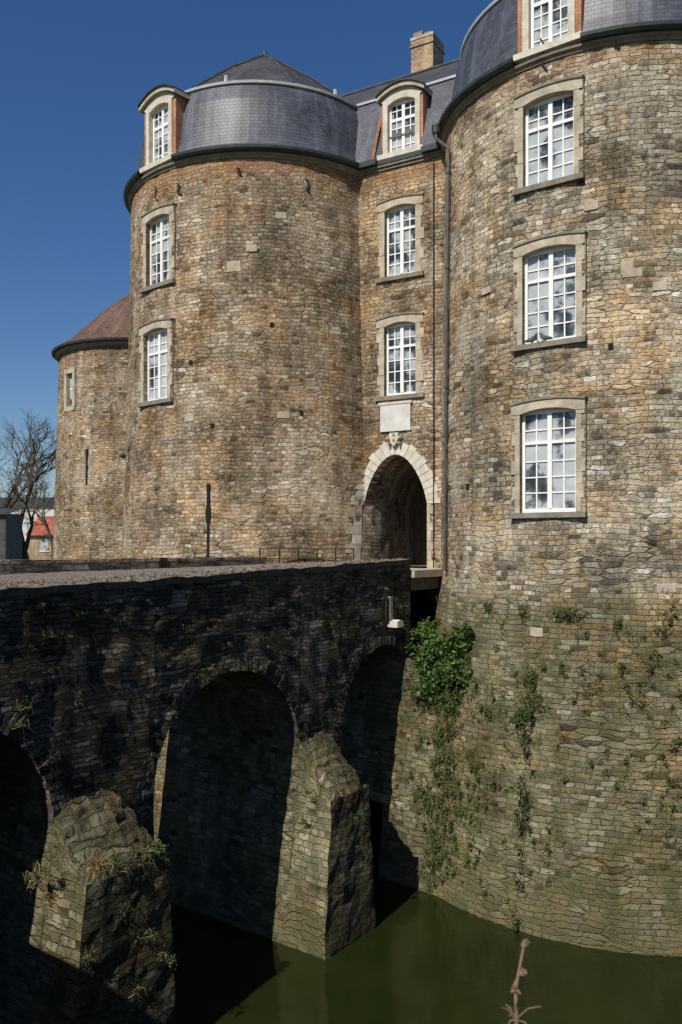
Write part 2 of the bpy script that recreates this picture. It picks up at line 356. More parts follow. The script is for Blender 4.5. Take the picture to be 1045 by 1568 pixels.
# ------------------------------------------------------------ TOWERS
CR=(7.05,22.1); CL=(-2.45,27.4)
profR=[(-9.5,5.62),(-8.08,5.45),(-4,4.87),(-1.2,4.5),(-.8,4.42),(4,4.38),(11,4.3)]
profL=[(-9.5,5.4),(-8.08,5.2),(-4,4.75),(-1.,4.48),(4,4.33),(11,4.17)]
def ang(n): return math.atan2(n.y,n.x)%(2*math.pi)
def cyl_frame(C,prof,th,z):
    n=Vector((math.cos(th),math.sin(th),0)); r=interp(prof,z)
    return Fr((C[0]+n.x*r,C[1]+n.y*r,0),(-n.y,n.x,0),n)
def make_tower(name,C,prof,wins,mat,thd):
    root=empty(name)
    mb=MB(); holes=[]
    for (th,w,z0,h,rows) in wins:
        d=(w/2+.06)/4.4; holes.append((th-d,th+d,z0-.05,z0+h+.03))
    tower_wall(mb,C,prof,holes,mat,-9.4,10.66)
    mb.build('stone_wall',root,smooth=True,weld=True)
    mw=MB()
    for (th,w,z0,h,rows) in wins: window(mw,cyl_frame(C,prof,th,z0+h/2),w,h,z0,rows)
    if thd is not None: 
        dormer(mw,cyl_frame(C,prof,thd,11))
    mw.build('windows',root)
    rt=interp(prof,10.7)
    mc=MB(); 
    lathe(mc,C,[(rt-.05,10.58),(rt+.04,10.59),(rt+.06,10.64),(rt+.11,10.67),(rt+.12,10.72),(rt+.02,10.72)],'sill')
    g=[(rt+.05,10.725),(rt+.2,10.73),(rt+.25,10.79),(rt+.26,10.86),(rt+.21,10.87),(rt+.19,10.82),(rt-.3,10.84)]
    dd=.74/rt; lathe(mc,C,g,'zinc',t0=thd+dd,t1=thd+2*math.pi-dd)
    mc.build('cornice',root,smooth=False)
    mr=MB(); s=[(rt+.10,10.86),(rt-.02,11.02),(rt-.10,11.3),(rt-.17,11.8),(rt-.27,12.4),(rt-.46,12.9)]
    dd=.55/rt; t0,t1=thd+dd,thd+2*math.pi-dd
    lathe(mr,C,s,'slate',t0=t0,t1=t1)
    r2=rt-.46
    lathe(mr,C,[(r2,12.86),(r2+.07,12.88),(r2+.08,12.95),(r2+.0,12.98)],'lead')
    k=8
    lathe(mr,C,[(r2+.02,12.97),(r2*.5,14.5),(.02,15.8)],'slated',k=k,t0=.3,t1=.3+2*math.pi)
    for i in range(k):
        t=.3+2*math.pi*i/k
        mr.tube([(C[0]+(r2+.02)*math.cos(t),C[1]+(r2+.02)*math.sin(t),12.99),(C[0]+r2*.5*math.cos(t),C[1]+r2*.5*math.sin(t),14.52),(C[0],C[1],15.83)],.04,'slated',4)
    mr.tube([(C[0],C[1],15.75),(C[0],C[1],15.92)],[.12,.06],'slated',8)
    for j in range(3):
        t=thd+.5+j*.9
        c=(C[0]+(r2-.1)*math.cos(t),C[1]+(r2-.1)*math.sin(t),12.97); mr.tube([c,(c[0],c[1],13.2)],[.07,.05],'lead',6)
    mr.build('slate_roof',root)
    return root
def th_at(px,py,C,prof): return ang(px_on_tower(px,py,C,prof)[1])
thR=th_at(840,450,CR,profR); thR3=th_at(838,700,CR,profR); thR1=th_at(839,200,CR,profR)
towR=make_tower('castle_round_tower',CR,profR,[(thR3,1.28,.72,2.28,6),(thR,1.22,4.45,2.08,6),(thR1,1.16,7.95,1.92,6)],'stoneR',thR1)
thL=th_at(239,500,CL,profL)
towL=make_tower('castle_round_tower',CL,profL,[(thL,1.12,4.12,2.05,6),(thL,1.1,7.45,1.95,6)],'stoneL',thL)
def on_tower_parts(root,C,prof,items,name):
    mb=MB()
    for kind,px,py,*a in items:
        p,n=px_on_tower(px,py,C,prof); F=Fr((p.x,p.y,0),(-n.y,n.x,0),n)
        if kind=='anchor':
            L=a[0]
            mb.tube([F.p(-.07,.03,p.z+L/2),F.p(.03,.05,p.z+L/4),F.p(.0,.05,p.z),F.p(-.03,.05,p.z-L/4),F.p(.08,.03,p.z-L/2)],.022,'iron',5)
        if kind=='slit':
            h=a[0]; mb.box(F,-.04,.04,-.05,.03,p.z-h/2,p.z+h/2,'dark')
            zc=p.z+a[1]
            mb.prism(F,[(-.05,zc-.3),(.05,zc-.3),(.075,zc-.1),(.075,zc+.08),(.05,zc+.22),(-.05,zc+.22),(-.075,zc+.08),(-.075,zc-.1)],-.05,.033,'dark')
        if kind=='slab':
            w,h=a[:2]; mb.prism(F,[(-w/2,p.z-h/2),(w/2,p.z-h/2*.85),(w/2*.93,p.z+h/2),(-w/2*.96,p.z+h/2*.9)],-.1,.02,'lime')
        if kind=='hole':
            mb.box(F,-.05,.05,-.1,.028,p.z-.06,p.z+.06,'dark')
    mb.build(name,root)
on_tower_parts(towL,CL,profL,[('anchor',470,285,.4),('anchor',275,290,.35),('anchor',366,263,.2),('anchor',240,297,.45),('slit',319,797,2.0,.2),
  ('slab',434,635,.35,.2),('slab',358,408,.4,.3),('slab',290,640,.3,.2),('slab',385,380,.3,.2),('slab',430,330,.3,.18),('hole',325,652),('hole',292,555),('hole',461,632),('hole',416,497)],'wall_ironwork')
on_tower_parts(towR,CR,profR,[('anchor',833,85,.75),('anchor',943,65,.3),('slab',968,418,.4,.18),('slab',905,315,.3,.2),('slab',1010,438,.3,.2),('slab',960,410,.25,.3),
  ('slab',745,445,.3,.16),('slab',822,968,.3,.2),('slab',1020,900,.4,.2),('hole',716,745),('hole',935,530)],'wall_ironwork')
# far tower
CF=(-9.6,41.5); profF=[(-9.5,4.9),(-2,4.3),(9,3.95)]
root=empty('castle_corner_tower'); mb=MB()
thf=th_at(107,600,CF,profF)
d=.3/4; tower_wall(mb,CF,profF,[(thf-d,thf+d,6.3,7.75)],'stoneL',-9.4,8.9); mb.build('stone_wall',root,smooth=True,weld=True)
mb=MB(); Ff=cyl_frame(CF,profF,thf,7)
mb.box(Ff,-.45,-.25,-.3,.04,6.2,7.8,'lime'); mb.box(Ff,.25,.45,-.3,.04,6.2,7.8,'lime'); mb.box(Ff,-.45,.45,-.3,.05,7.8,8.0,'lime'); mb.box(Ff,-.45,.45,-.3,.05,6.1,6.3,'lime')
mb.box(Ff,-.25,.25,-.3,-.15,6.3,7.8,'glass'); mb.box(Ff,-.03,.03,-.16,-.12,6.3,7.8,'white'); mb.box(Ff,-.25,.25,-.16,-.13,7.1,7.16,'white')
p,n=px_on_tower(133,715,CF,profF); F2=Fr((p.x,p.y,0),(-n.y,n.x,0),n); mb.box(F2,-.05,.05,-.1,.03,p.z-.8,p.z+.8,'dark')
lathe(mb,CF,[(3.95,8.8),(4.1,8.85),(4.15,8.95),(4.15,9.02),(4.0,9.03)],'sill')
lathe(mb,CF,[(4.0,9.03),(4.3,9.03),(4.32,9.12),(4.1,9.14)],'zinc')
lathe(mb,CF,[(4.3,9.13),(3.6,9.6),(2.2,11.0),(.02,12.9)],'tile'); mb.tube([(CF[0],CF[1],12.8),(CF[0],CF[1],13.3)],[.25,.1],'lead',8)
mb.build('roof_and_window',root)
# ------------------------------------------------------------ GATEHOUSE
tg=Vector((.862,-.507,0)); ng=Vector((-.507,-.862,0))
G=Fr((1.6+ng.x*.2,24+ng.y*.2,0),tg,ng)
gh=empty('gatehouse')
def garch(a,half,zs,rise):
    x=min(1,abs(a)/half); return zs+rise*(1-x**1.9)**.72
GC=.03;GH=.98;GZ=1.15;GR=1.4
mb=MB()
def grid_face(mb,fr,a0,a1,zb,zt,mat,step=.15,o=0):
    k=max(1,int((a1-a0)/step)+0)
    for i in range(k):
        x0=a0+(a1-a0)*i/k;x1=a0+(a1-a0)*(i+1)/k
        kz=max(1,int((zt(x0)-zb(x0))/.3))
        for j in range(kz):
            pts=[]
            for x,t in ((x0,j),(x1,j),(x1,j+1),(x0,j+1)):
                z=zb(x)+(zt(x)-zb(x))*t/kz; pts.append((x,z))
            P=[jit(fr.p(x,o,z),fr.n,.015) for x,z in pts]
            mb.face(P,mat,[(x,z) for x,z in pts])
c=lambda v:(lambda x:v)
arf=lambda x: garch(x-GC,GH,GZ,GR)
W1=(.17,.98,4.2,2.05);W2=(.17,.96,7.55,1.98)
grid_face(mb,G,-2.4,GC-GH,c(-1.5),c(10.65),'stoneL'); grid_face(mb,G,GC+GH,2.6,c(-1.5),c(10.65),'stoneL')
grid_face(mb,G,GC-GH,GC+GH,arf,c(4.1),'stoneL',.08)
wa0,wa1=.17-.53,.17+.53
grid_face(mb,G,GC-GH,wa0,c(4.1),c(10.65),'stoneL'); grid_face(mb,G,wa1,GC+GH,c(4.1),c(10.65),'stoneL')
grid_face(mb,G,wa0,wa1,c(6.3),c(7.5),'stoneL'); grid_face(mb,G,wa0,wa1,c(9.55),c(10.65),'stoneL')
mb.build('front_wall',gh,smooth=True,weld=True)
mw=MB()
for (a,w,z0,h) in (W1,W2):
    Fw=Fr(G.p(a,0,0),tg,ng); window(mw,Fw,w,h,z0,6,sur=.24)
Fd=Fr(G.p(.22,.0,0),tg,ng); dormer(mw,Fd,.85,11.0,1.5,b=.08)
mw.box(G,-.42,.52,-.02,.06,3.2,3.95,'plaque'); mw.box(G,-.47,.57,-.02,.08,3.95,4.02,'limew')
cp=G.p(.05,0,0); Fc=Fr(cp,tg,ng)
mw.prism(Fc,[(-.13,3.14),(.13,3.14),(.14,2.98),(.08,2.84),(0,2.76),(-.08,2.84),(-.14,2.98)],0,.16,'limew')
for a,z,r in ((-.17,3.0,.07),(.17,3.0,.07),(-.16,2.85,.05),(.16,2.85,.05),(0,3.1,.06),(0,2.95,.05)):
    mw.tube([Fc.p(a,.06,z),Fc.p(a,.2,z)],[r,r*.6],'lime',6)
mw.build('windows_and_plaque',gh)
mv=MB()
def surf_o(a,z):
    o=.0
    for C,pr in ((CL,profL),(CR,profR)):
        r=interp(pr,z); rel=Vector((C[0],C[1],0))-G.o; ca=rel.dot(tg); co=rel.dot(ng)
        dd=r*r-(a-ca)**2
        if dd>0: o=max(o,co+math.sqrt(dd))
    return min(o,1.4)
def ringpt(t,off):
    x=math.sin(t*math.pi/2)*GH; z=garch(x,GH,GZ,GR) if abs(t)<.999 else GZ
    e=.01; x2=x-e if x>0 else x+e
    dz=(garch(x,GH,GZ,GR)-garch(x2,GH,GZ,GR)); dx=x-x2
    if abs(t)>.985: nx,nz=(1 if t>0 else -1),0
    else:
        L=math.hypot(dx,dz); nx,nz=-dz/L*(1 if dx>0 else -1),dx/L*(1 if dx>0 else -1)
    if abs(t)<.06: nx,nz=0,1
    return (x+nx*off+GC,z+nz*off)
def draped(quadfn,mt,nu,extra=.03):
    for i in range(nu):
        q=[quadfn(i/nu,0),quadfn((i+1)/nu,0),quadfn((i+1)/nu,1),quadfn(i/nu,1)]
        mv.face([G.p(a,surf_o(a,z)+extra,z) for a,z in q],mt)
    for v in (0,1):
        for i in range(nu):
            q=[quadfn(i/nu,v),quadfn((i+1)/nu,v)]
            f=[G.p(a,surf_o(a,z)+extra,z) for a,z in q]; bk=[G.p(a,surf_o(a,z)-.08,z) for a,z in q]
            mv.face([f[0],f[1],bk[1],bk[0]],mt)
    for u in (0,1):
        q=[quadfn(u,0),quadfn(u,1)]; d_=-.35 if u==0 else None
        f=[G.p(a,surf_o(a,z)+extra,z) for a,z in q]; bk=[G.p(a,(d_ if d_ is not None else surf_o(a,z)-.08),z) for a,z in q]
        mv.face([f[0],f[1],bk[1],bk[0]],mt)
K=22
for i in range(K):
    t0=-1+2*i/K+.003;t1=-1+2*(i+1)/K-.003
    lw=.36+.05*(i%2)
    if t0<-.35: lw*=max(.42,1-(-.35-t0)*1.3)
    def qf(u,v,t0=t0,t1=t1,lw=lw):
        return ringpt(t0+(t1-t0)*v,lw*u)
    draped(qf,'limew',6,.035+random.uniform(0,.012))
for sg in (-1,1):
    z=-.7;i=0
    while z<GZ:
        hh=min(random.uniform(.2,.3),GZ-z); w=(.1 if i%2 else .2)*random.uniform(.8,1.15)
        if sg>0: w*=1.2
        def qf(u,v,z=z,hh=hh,w=w): return (GC+sg*(GH+w*u), z+.004+(hh-.008)*v)
        draped(qf,'limew' if i in(3,5) and sg<0 else 'lime',6,.025)
        z+=hh;i+=1
mv.build('gate_arch',gh)
mt=MB()
xs=[GC-GH+2*GH*i/20 for i in range(21)]
prof=[(GC-GH,-.8)]+[(x,arf(x)) for x in xs]+[(GC+GH,-.8)]
for (x0,z0),(x1,z1) in zip(prof,prof[1:]):
    for k in range(8):
        mt.face([G.p(x0,-7*k/8,z0),G.p(x1,-7*k/8,z1),G.p(x1,-7*(k+1)/8,z1),G.p(x0,-7*(k+1)/8,z0)],'stoneShadeM' if k>2 else 'stoneR')
for sg in (-1,1):
    a=GC+sg*GH; mt.face([G.p(a,surf_o(a,.5)+.02,-.8),G.p(a,-.0,-.8),G.p(a,-.0,GZ),G.p(a,surf_o(a,.5)+.02,GZ)],'stoneR')
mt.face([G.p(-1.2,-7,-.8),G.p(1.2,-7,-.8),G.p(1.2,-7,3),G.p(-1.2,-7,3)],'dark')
for o0 in (-1.3,-2.6):
    inn=[(GC+(x-GC)*.86,GZ+(arf(x)-GZ)*.86 if arf(x)>GZ else arf(x)) for x in xs]; out=[(x,arf(x)) for x in xs]
    mt.band(G,inn,out,o0-.3,o0,'sill')
    for sg in (-1,1):
        a0,a1=sorted((GC+sg*GH,GC+sg*GH*.86)); mt.box(G,a0,a1,o0-.3,o0,-.8,GZ,'sill')
mt.box(G,-1.05,1.1,-7,.35,-.85,-.62,'gravel')
for k in range(10):
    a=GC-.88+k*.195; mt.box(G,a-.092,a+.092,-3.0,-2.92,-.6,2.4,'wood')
for z in (.0,1.2): mt.box(G,GC-.95,GC+.95,-2.92,-2.88,z,z+.14,'wood')
mt.build('gate_passage',gh)
mc=MB()
mc.box(G,-2.2,2.2,-.1,.05,10.58,10.66,'sill'); mc.box(G,-2.2,2.2,-.1,.1,10.66,10.72,'sill')
mc.box(G,-2.2,-.48,-.3,.24,10.725,10.87,'zinc'); mc.box(G,.92,2.2,-.3,.24,10.725,10.87,'zinc'); mc.box(G,-.48,.92,-.3,.12,10.725,10.86,'zinc')
mc.face([G.p(-3,.1,10.88),G.p(-.38,.1,10.88),G.p(-.38,-.55,12.95),G.p(-3,-.55,12.95)],'slate')
mc.face([G.p(.82,.1,10.88),G.p(3,.1,10.88),G.p(3,-.55,12.95),G.p(.82,-.55,12.95)],'slate')
mc.face([G.p(-.38,-.1,11.5),G.p(.82,-.1,11.5),G.p(.82,-.55,12.95),G.p(-.38,-.55,12.95)],'slate')
mc.box(G,-3,3,-.66,-.5,12.93,13.0,'lead')
mc.tube([G.p(-.62,.13,10.9),G.p(-.58,-.05,11.6),G.p(-.55,-.3,12.4),G.p(-.5,-.5,12.95)],.05,'brickO',5)
mc.build('cornice_and_mansard',gh)
mb=MB()
mb.box(G,-8,8.4,-10,-7.1,-9,10.9,'stoneL'); mb.box(G,-8,-1.6,-7.1,-1.6,-9,10.9,'stoneL'); mb.box(G,1.7,8.4,-7.1,-1.6,-9,10.9,'stoneL')
mb.box(G,-1.6,1.7,-7.1,-1.6,2.9,10.9,'stoneL')
fr=lambda a,o,z:G.p(a,o,z)
mb.face([fr(-9,-.55,12.95),fr(9,-.55,12.95),fr(8.5,-5.2,16.2),fr(-8,-5.2,16.2)],'slated')
mb.face([fr(-9,-11,12),fr(9,-11,12),fr(8.5,-5.2,16.2),fr(-8,-5.2,16.2)],'slated')
mb.face([fr(-9,-.55,12.95),fr(-9,-11,12),fr(-8,-5.2,16.2)],'slated'); mb.face([fr(9,-.55,12.95),fr(9,-11,12),fr(8.5,-5.2,16.2)],'slated')
mb.box(G,-8.1,8.5,-10.5,-1.2,10.9,12.5,'slate')
mb.tube([fr(-8,-5.2,16.22),fr(8.5,-5.2,16.22)],.07,'slated',6)
Fc=Fr((3.05,30,0),tg,ng); mb.box(Fc,-.42,.42,-.45,.45,14,17.7,'brickC'); mb.box(Fc,-.46,.46,-.49,.49,17.45,17.53,'brickC'); mb.box(Fc,-.44,.44,-.47,.47,17.7,17.8,'lime'); mb.box(Fc,-.4,-.05,-.3,.3,17.8,18.05,'brickC'); mb.box(Fc,.02,.25,-.3,.3,17.8,17.95,'brickC')
mb.build('main_block',gh)
cw=empty('castle_curtain_wall'); mb=MB()
a=Vector((-2.45,30,0)); bb=Vector((-9.6,41.5,0)); t=(bb-a); L=t.length; t.normalize()
FW=Fr(a,t,Vector((t.y,-t.x,0))); mb.box(FW,0,L,-.8,.8,-9,5.5,'stoneL'); mb.build('wall',cw)
dp=empty('drainpipe'); mb=MB()
base=[]
th=ang(px_on_tower(690,400,CR,profR)[1])
for z in (10.0,9.4,7.,4.,1.,-.6):
    r=interp(profR,z)+.09; base.append((CR[0]+r*math.cos(th),CR[1]+r*math.sin(th),z))
top=[(CR[0]+(4.3+.3)*math.cos(th-.12),CR[1]+(4.6)*math.sin(th-.12),10.75),(CR[0]+4.62*math.cos(th-.1),CR[1]+4.62*math.sin(th-.1),10.45)]
mb.tube(top+base,.042,'pipe',8)
for q in base[1:]: mb.tube([(q[0],q[1],q[2]-.04),(q[0],q[1],q[2]+.04)],.06,'pipe',8)
mb.tube([(top[0][0],top[0][1],10.82),(top[0][0],top[0][1],10.62),(top[0][0],top[0][1],10.5)],[.12,.11,.05],'zinc',8)
q0=G.p(1.22,.06,0)
mb.tube([(q0.x,q0.y,10.5),(q0.x,q0.y,4.),(q0.x,q0.y,-.6)],.014,'iron',6)
mb.build('pipe',dp)
# ------------------------------------------------------------ BRIDGE
th37=math.radians(37); U=Vector((-math.sin(th37),-math.cos(th37),0)); NB=Vector((math.cos(th37),-math.sin(th37),0))
B=Fr((1.71,21,0),U,NB)
br=empty('stone_arch_bridge')
ZS=-4.3
arches=[(-.55,2.85,1.95),(4.25,8.15,1.92),(10.1,14.1,1.95)]
ztn=lambda s:-.355-.0277*max(0,s)+.03*noise.noise(Vector((s*1.6,1.7,0)))
def zarch(s,A):
    cc=(A[0]+A[1])/2; x=min(1,abs(s-cc)/((A[1]-A[0])/2)); return ZS+A[2]*math.sqrt(max(0,1-x*x))
mb=MB()
segs=[(0,2.85,0),(2.85,4.25,None),(4.25,8.15,1),(8.15,10.1,None),(10.1,14.1,2),(14.1,17,None)]
def colmap(s0,s1,k,cosine,A):
    if cosine:
        cc=(A[0]+A[1])/2;h=(A[1]-A[0])/2
        t0=math.acos(max(-1,min(1,(s0-cc)/h))); t1=math.acos(max(-1,min(1,(s1-cc)/h)))
        return [cc+h*math.cos(t0+(t1-t0)*i/k) for i in range(k+1)]
    return [s0+(s1-s0)*i/k for i in range(k+1)]
def brj(s,q,z,amp=.05):
    p=B.p(s,q,z); return jit(p,NB,amp,2.7)+Vector((0,0,.02*noise.noise(p*5)))+U*.02*noise.noise(p*5+Vector((3,3,3)))
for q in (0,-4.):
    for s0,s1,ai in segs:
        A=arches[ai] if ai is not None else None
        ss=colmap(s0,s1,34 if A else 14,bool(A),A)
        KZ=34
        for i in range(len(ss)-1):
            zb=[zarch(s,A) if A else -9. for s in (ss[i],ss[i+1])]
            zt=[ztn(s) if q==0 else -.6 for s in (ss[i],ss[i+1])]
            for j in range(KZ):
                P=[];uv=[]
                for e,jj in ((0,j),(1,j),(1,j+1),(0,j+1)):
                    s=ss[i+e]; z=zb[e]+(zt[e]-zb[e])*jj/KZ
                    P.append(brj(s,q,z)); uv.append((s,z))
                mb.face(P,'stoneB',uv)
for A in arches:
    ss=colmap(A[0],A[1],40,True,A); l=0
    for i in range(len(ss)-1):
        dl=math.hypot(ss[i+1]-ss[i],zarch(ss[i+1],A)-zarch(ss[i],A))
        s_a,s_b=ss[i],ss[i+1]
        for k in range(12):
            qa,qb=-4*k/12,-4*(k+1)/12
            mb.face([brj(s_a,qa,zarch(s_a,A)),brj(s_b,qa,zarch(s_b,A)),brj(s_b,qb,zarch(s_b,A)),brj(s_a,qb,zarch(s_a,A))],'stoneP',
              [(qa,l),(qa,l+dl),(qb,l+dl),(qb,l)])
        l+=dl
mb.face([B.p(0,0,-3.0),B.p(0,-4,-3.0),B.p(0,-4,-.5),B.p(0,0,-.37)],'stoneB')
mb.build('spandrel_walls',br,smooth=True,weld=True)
mv=MB()
for A in arches:
    cc=(A[0]+A[1])/2;h=(A[1]-A[0])/2; t=0.
    while t<math.pi-.02:
        dt=random.uniform(.03,.06); t0=t;t1=min(math.pi,t+dt); t=t1
        w=.25+random.uniform(-.12,.1); pr=-.018+random.uniform(0,.022)
        g=.003
        def rp(t,off): return (cc+(h+off)*math.cos(t),ZS+(A[2]+off)*math.sin(t))
        e=random.uniform(-.02,.01)
        A4=[rp(t0+g,e),rp(t1-g,e+random.uniform(-.008,.008)),rp(t1-g,w),rp(t0+g,w+random.uniform(-.04,.04))]
        if min(x for x,_ in A4)<.02: continue
        f=[jit(B.p(s,pr+.015,z),NB,.05,2.7) for s,z in A4]; k=[B.p(s,-.25,z) for s,z in A4]
        o=random.random()*40
        mt_='stoneB' if random.random()<.75 else 'vou'
        mv.face(f,mt_,[(o,o),(o+.06,o),(o+.06,o+w),(o,o+w)])
        for a_ in range(4):
            b_=(a_+1)%4; mv.face([f[a_],f[b_],k[b_],k[a_]],'vou')
mv.build('arch_rings',br)
mp=MB()
def rough(p,amp=.06,f=2.2):
    return p+Vector((noise.noise(p*f),noise.noise(p*f+Vector((7,3,1))),noise.noise(p*f+Vector((1,9,4)))*.8))*amp+Vector((noise.noise(p*7),noise.noise(p*7+Vector((5,5,5))),noise.noise(p*7+Vector((2,8,5)))))*amp*.45
def pier(sl,sh,bl,bh,projT,projB,zc_e,zc_w,matn='stoneP'):
    def shi(z): return sh+max(0,(ZS-z))*.14
    def slo(z): return sl
    Z=[ZS-(ZS+9)*i/16 for i in range(17)]
    for i in range(16):
        for k in range(12):
            qa,qb=-4*k/12,-4*(k+1)/12
            for fn in (shi,slo):
                pts=[(qa,Z[i]),(qb,Z[i]),(qb,Z[i+1]),(qa,Z[i+1])]
                mp.face([jit(B.p(fn(z),q,z),U,.02) for q,z in pts],matn,pts)
    zs=[zc_e-(zc_e+9)*i/24 for i in range(25)]
    pj=lambda z:projT+(projB-projT)*(zc_e-z)/(zc_e+9)
    R2=lambda p:rough(p,.05)
    for i in range(24):
        z0,z1=zs[i],zs[i+1]
        for k in range(6):
            f0,f1=k/6,(k+1)/6
            for side in (0,1):
                fn=shi if side else (lambda z:bl)
                P=[(f0,z0),(f1,z0),(f1,z1),(f0,z1)]
                mp.face([R2(B.p(fn(z),f*pj(z),z)) for f,z in P],matn,[(f*pj(z)+side*3.3,z) for f,z in P])
        for k in range(10):
            f0,f1=k/10,(k+1)/10
            P=[(f0,z0),(f1,z0),(f1,z1),(f0,z1)]
            mp.face([R2(B.p(bl+(shi(z)-bl)*f,pj(z),z)) for f,z in P],'stoneShadeM',[(bl+(shi(z)-bl)*f,z) for f,z in P])  # outer buttress face: side shade comes from the darkened stone colour
    H=shi(zc_e); NU,NV=26,22
    wl,wh=bl+.28,sh-.02
    def cp_(u,v):
        lo=bl+(wl-bl)*u; hi=H+(wh-H)*u
        st=math.floor(u*5.99)/5.99
        uu=.75*u+.25*st if u<1 else 1
        q=projT*(1-u)+.02*(1-u); z=zc_e+(zc_w-zc_e)*uu
        edge=min(v,1-v); k=max(0,1-edge*5)*(1-u*.3); z-= .16*k*k
        p=B.p(lo+(hi-lo)*v,q,z)
        e2=0 if u==0 else 1
        return rough(p,.05+.035*e2,2.6)+Vector((0,0,.05*e2*noise.noise(p*9)))
    for i in range(NU):
        for j in range(NV):
            u0,u1,v0,v1=i/NU,(i+1)/NU,j/NV,(j+1)/NV
            P=[cp_(u0,v0),cp_(u1,v0),cp_(u1,v1),cp_(u0,v1)]
            mp.face(P,'stoneShadeM' if v0<.35 else 'stoneC',[(v*1.6,(zz)*1.4) for v,zz in ((v0,u0),(v0,u1),(v1,u1),(v1,u0))])
    for j in range(NV):
        v0,v1=j/NV,(j+1)/NV
        a=cp_(0,v0);b_=cp_(0,v1); z_=zc_e-.25
        c_=R2(B.p(bl+(shi(z_)-bl)*v1,pj(z_)+.01,z_)); d_=R2(B.p(bl+(shi(z_)-bl)*v0,pj(z_)+.01,z_))
        mp.face([a,b_,c_,d_],'stoneShadeM',[(v0*1.6,.25),(v1*1.6,.25),(v1*1.6,0),(v0*1.6,0)])
    for v,fn in ((0,lambda z:bl),(1,shi)):
        for i in range(NU):
            u0,u1=i/NU,(i+1)/NU
            a=cp_(u0,v);b_=cp_(u1,v)
            c_=rough(B.p(fn(zc_e),projT*(1-u1),zc_e-.3),.03);d_=rough(B.p(fn(zc_e),projT*(1-u0),zc_e-.3),.03)
            mp.face([a,b_,c_,d_],matn,[(u0,1.),(u1,1.),(u1,0),(u0,0)])
pier(2.85,4.25,3.05,4.85,.9,1.12,-5.1,-3.95)
pier(8.15,10.1,8.6,10.5,.9,1.12,-4.95,-3.95)
pier(14.1,14.6,14.2,14.6,.02,.02,-5.1,-5.0)
mp.build('piers',br,smooth=False,weld=True)
md=MB()
S=[17*i/110 for i in range(111)]
def dz(s,q):
    e=.05*noise.noise(Vector((s*4,q*6,3)))+.03*noise.noise(Vector((s*11,q*11,3)))
    return ztn(s)*(1-(-q/3.75))+(-.5-.008*s)*(-q/3.75)+e*.5+.012
QS=[.07,.0,-.1,-.22,-.35,-.6,-1.0,-1.5,-2.1,-2.7,-3.3,-3.72]
for i in range(110):
    for k in range(11):
        q=QS[k:k+2]
        md.face([B.p(S[i],q[0],dz(S[i],q[0])),B.p(S[i+1],q[0],dz(S[i+1],q[0])),B.p(S[i+1],q[1],dz(S[i+1],q[1])),B.p(S[i],q[1],dz(S[i],q[1]))],'gravel')
    md.face([B.p(S[i],.07,dz(S[i],.07)),B.p(S[i+1],.07,dz(S[i+1],.07)),B.p(S[i+1],.03,dz(S[i+1],0)-.12),B.p(S[i],.03,dz(S[i],0)-.12)],'vou')
for _ in range(1100):
    s=random.uniform(.1,15); q=random.uniform(-1.2,.04); r=random.uniform(.012,.045); c_=B.p(s,q,dz(s,q)+r*.3)
    pts=[c_+Vector((math.cos(t)*r*random.uniform(.8,1.3),math.sin(t)*r,0)) for t in (0,1.3,2.5,3.8,5.)]
    top=c_+Vector((0,0,r*.8))
    m_=random.choice(['cap','gravel','gravel','vou','vou'])
    for i in range(5): md.face([pts[i],pts[(i+1)%5],top],m_)
s=1.2
while s<17:
    L=random.uniform(.35,.7); md.box(B,s,s+L-.01,-4.03,-3.68,-.36,-.29+random.uniform(-.01,.012),'stoneP'); s+=L
md.box(B,1.2,17,-4.0,-3.7,-.9,-.36,'stoneP')
md.build('deck_and_parapet',br,smooth=False)
ms=MB()
def bpt(px,py):
    k=(px-HX)/F0
    s=(B.o.x-k*B.o.y)/(k*U.y-U.x); y=B.o.y+U.y*s; return s,(HY-py)/F0*y
s_,z_=bpt(591,930); ms.box(B,s_-.05,s_+.05,-.1,.06,z_-.3,z_+.22,'dark'); ms.box(B,s_-.17,s_-.06,-.1,.08,z_-.32,z_+.25,'cap')
s_,z_=bpt(598,952); ms.prism(Fr(B.p(s_,0,0),U,NB),[(-.13,z_-.12),(.13,z_-.12),(.13,z_+.02),(0,z_+.06),(-.13,z_+.03)],-.1,.28,'limew')
ms.build('drain_spout',br)
ab=empty('gate_abutment'); mb=MB()
sz=lambda z:.12+(-2.5-z)*.125 if z<-2.5 else .12
zs=[-2.75-(9-2.75)*i/28 for i in range(29)]
qs=[-5+7.4*i/37 for i in range(38)]
for i in range(28):
    for k in range(37):
        qm=(qs[k]+qs[k+1])/2; zm=(zs[i]+zs[i+1])/2
        if -1.42<qm<-.38 and zm<-6.15: continue
        P=[(qs[k],zs[i]),(qs[k+1],zs[i]),(qs[k+1],zs[i+1]),(qs[k],zs[i+1])]
        mb.face([jit(B.p(sz(z),q,z),U,.05) for q,z in P],'stoneP',P)
mb.box(B,-3.6,.1,-5,2.4,-3.0,-2.74,'stoneP')
mb.box(B,-1.2,-1.0,-2.2,.4,-9,-5.8,'dark')
mb.box(B,-1.1,.55,-.4,-.3,-9,-6.3,'stoneP'); mb.box(B,-.1,.62,-1.6,-.25,-6.3,-6.1,'cap')
mb.build('abutment_wall',ab)
mb=MB()
mb.box(B,-3.6,-.01,-4.3,.12,-.80,-.62,'lime')
mb.box(B,-3.4,-.05,-.35,0.0,-1.12,-.81,'wood'); mb.box(B,-3.4,-.05,-3.9,-3.6,-1.12,-.81,'wood'); mb.box(B,-3.4,-.05,-2.1,-1.8,-1.12,-.81,'wood')
mb.build('drawbridge_platform',ab)
rl=empty('iron_railing'); mb=MB()
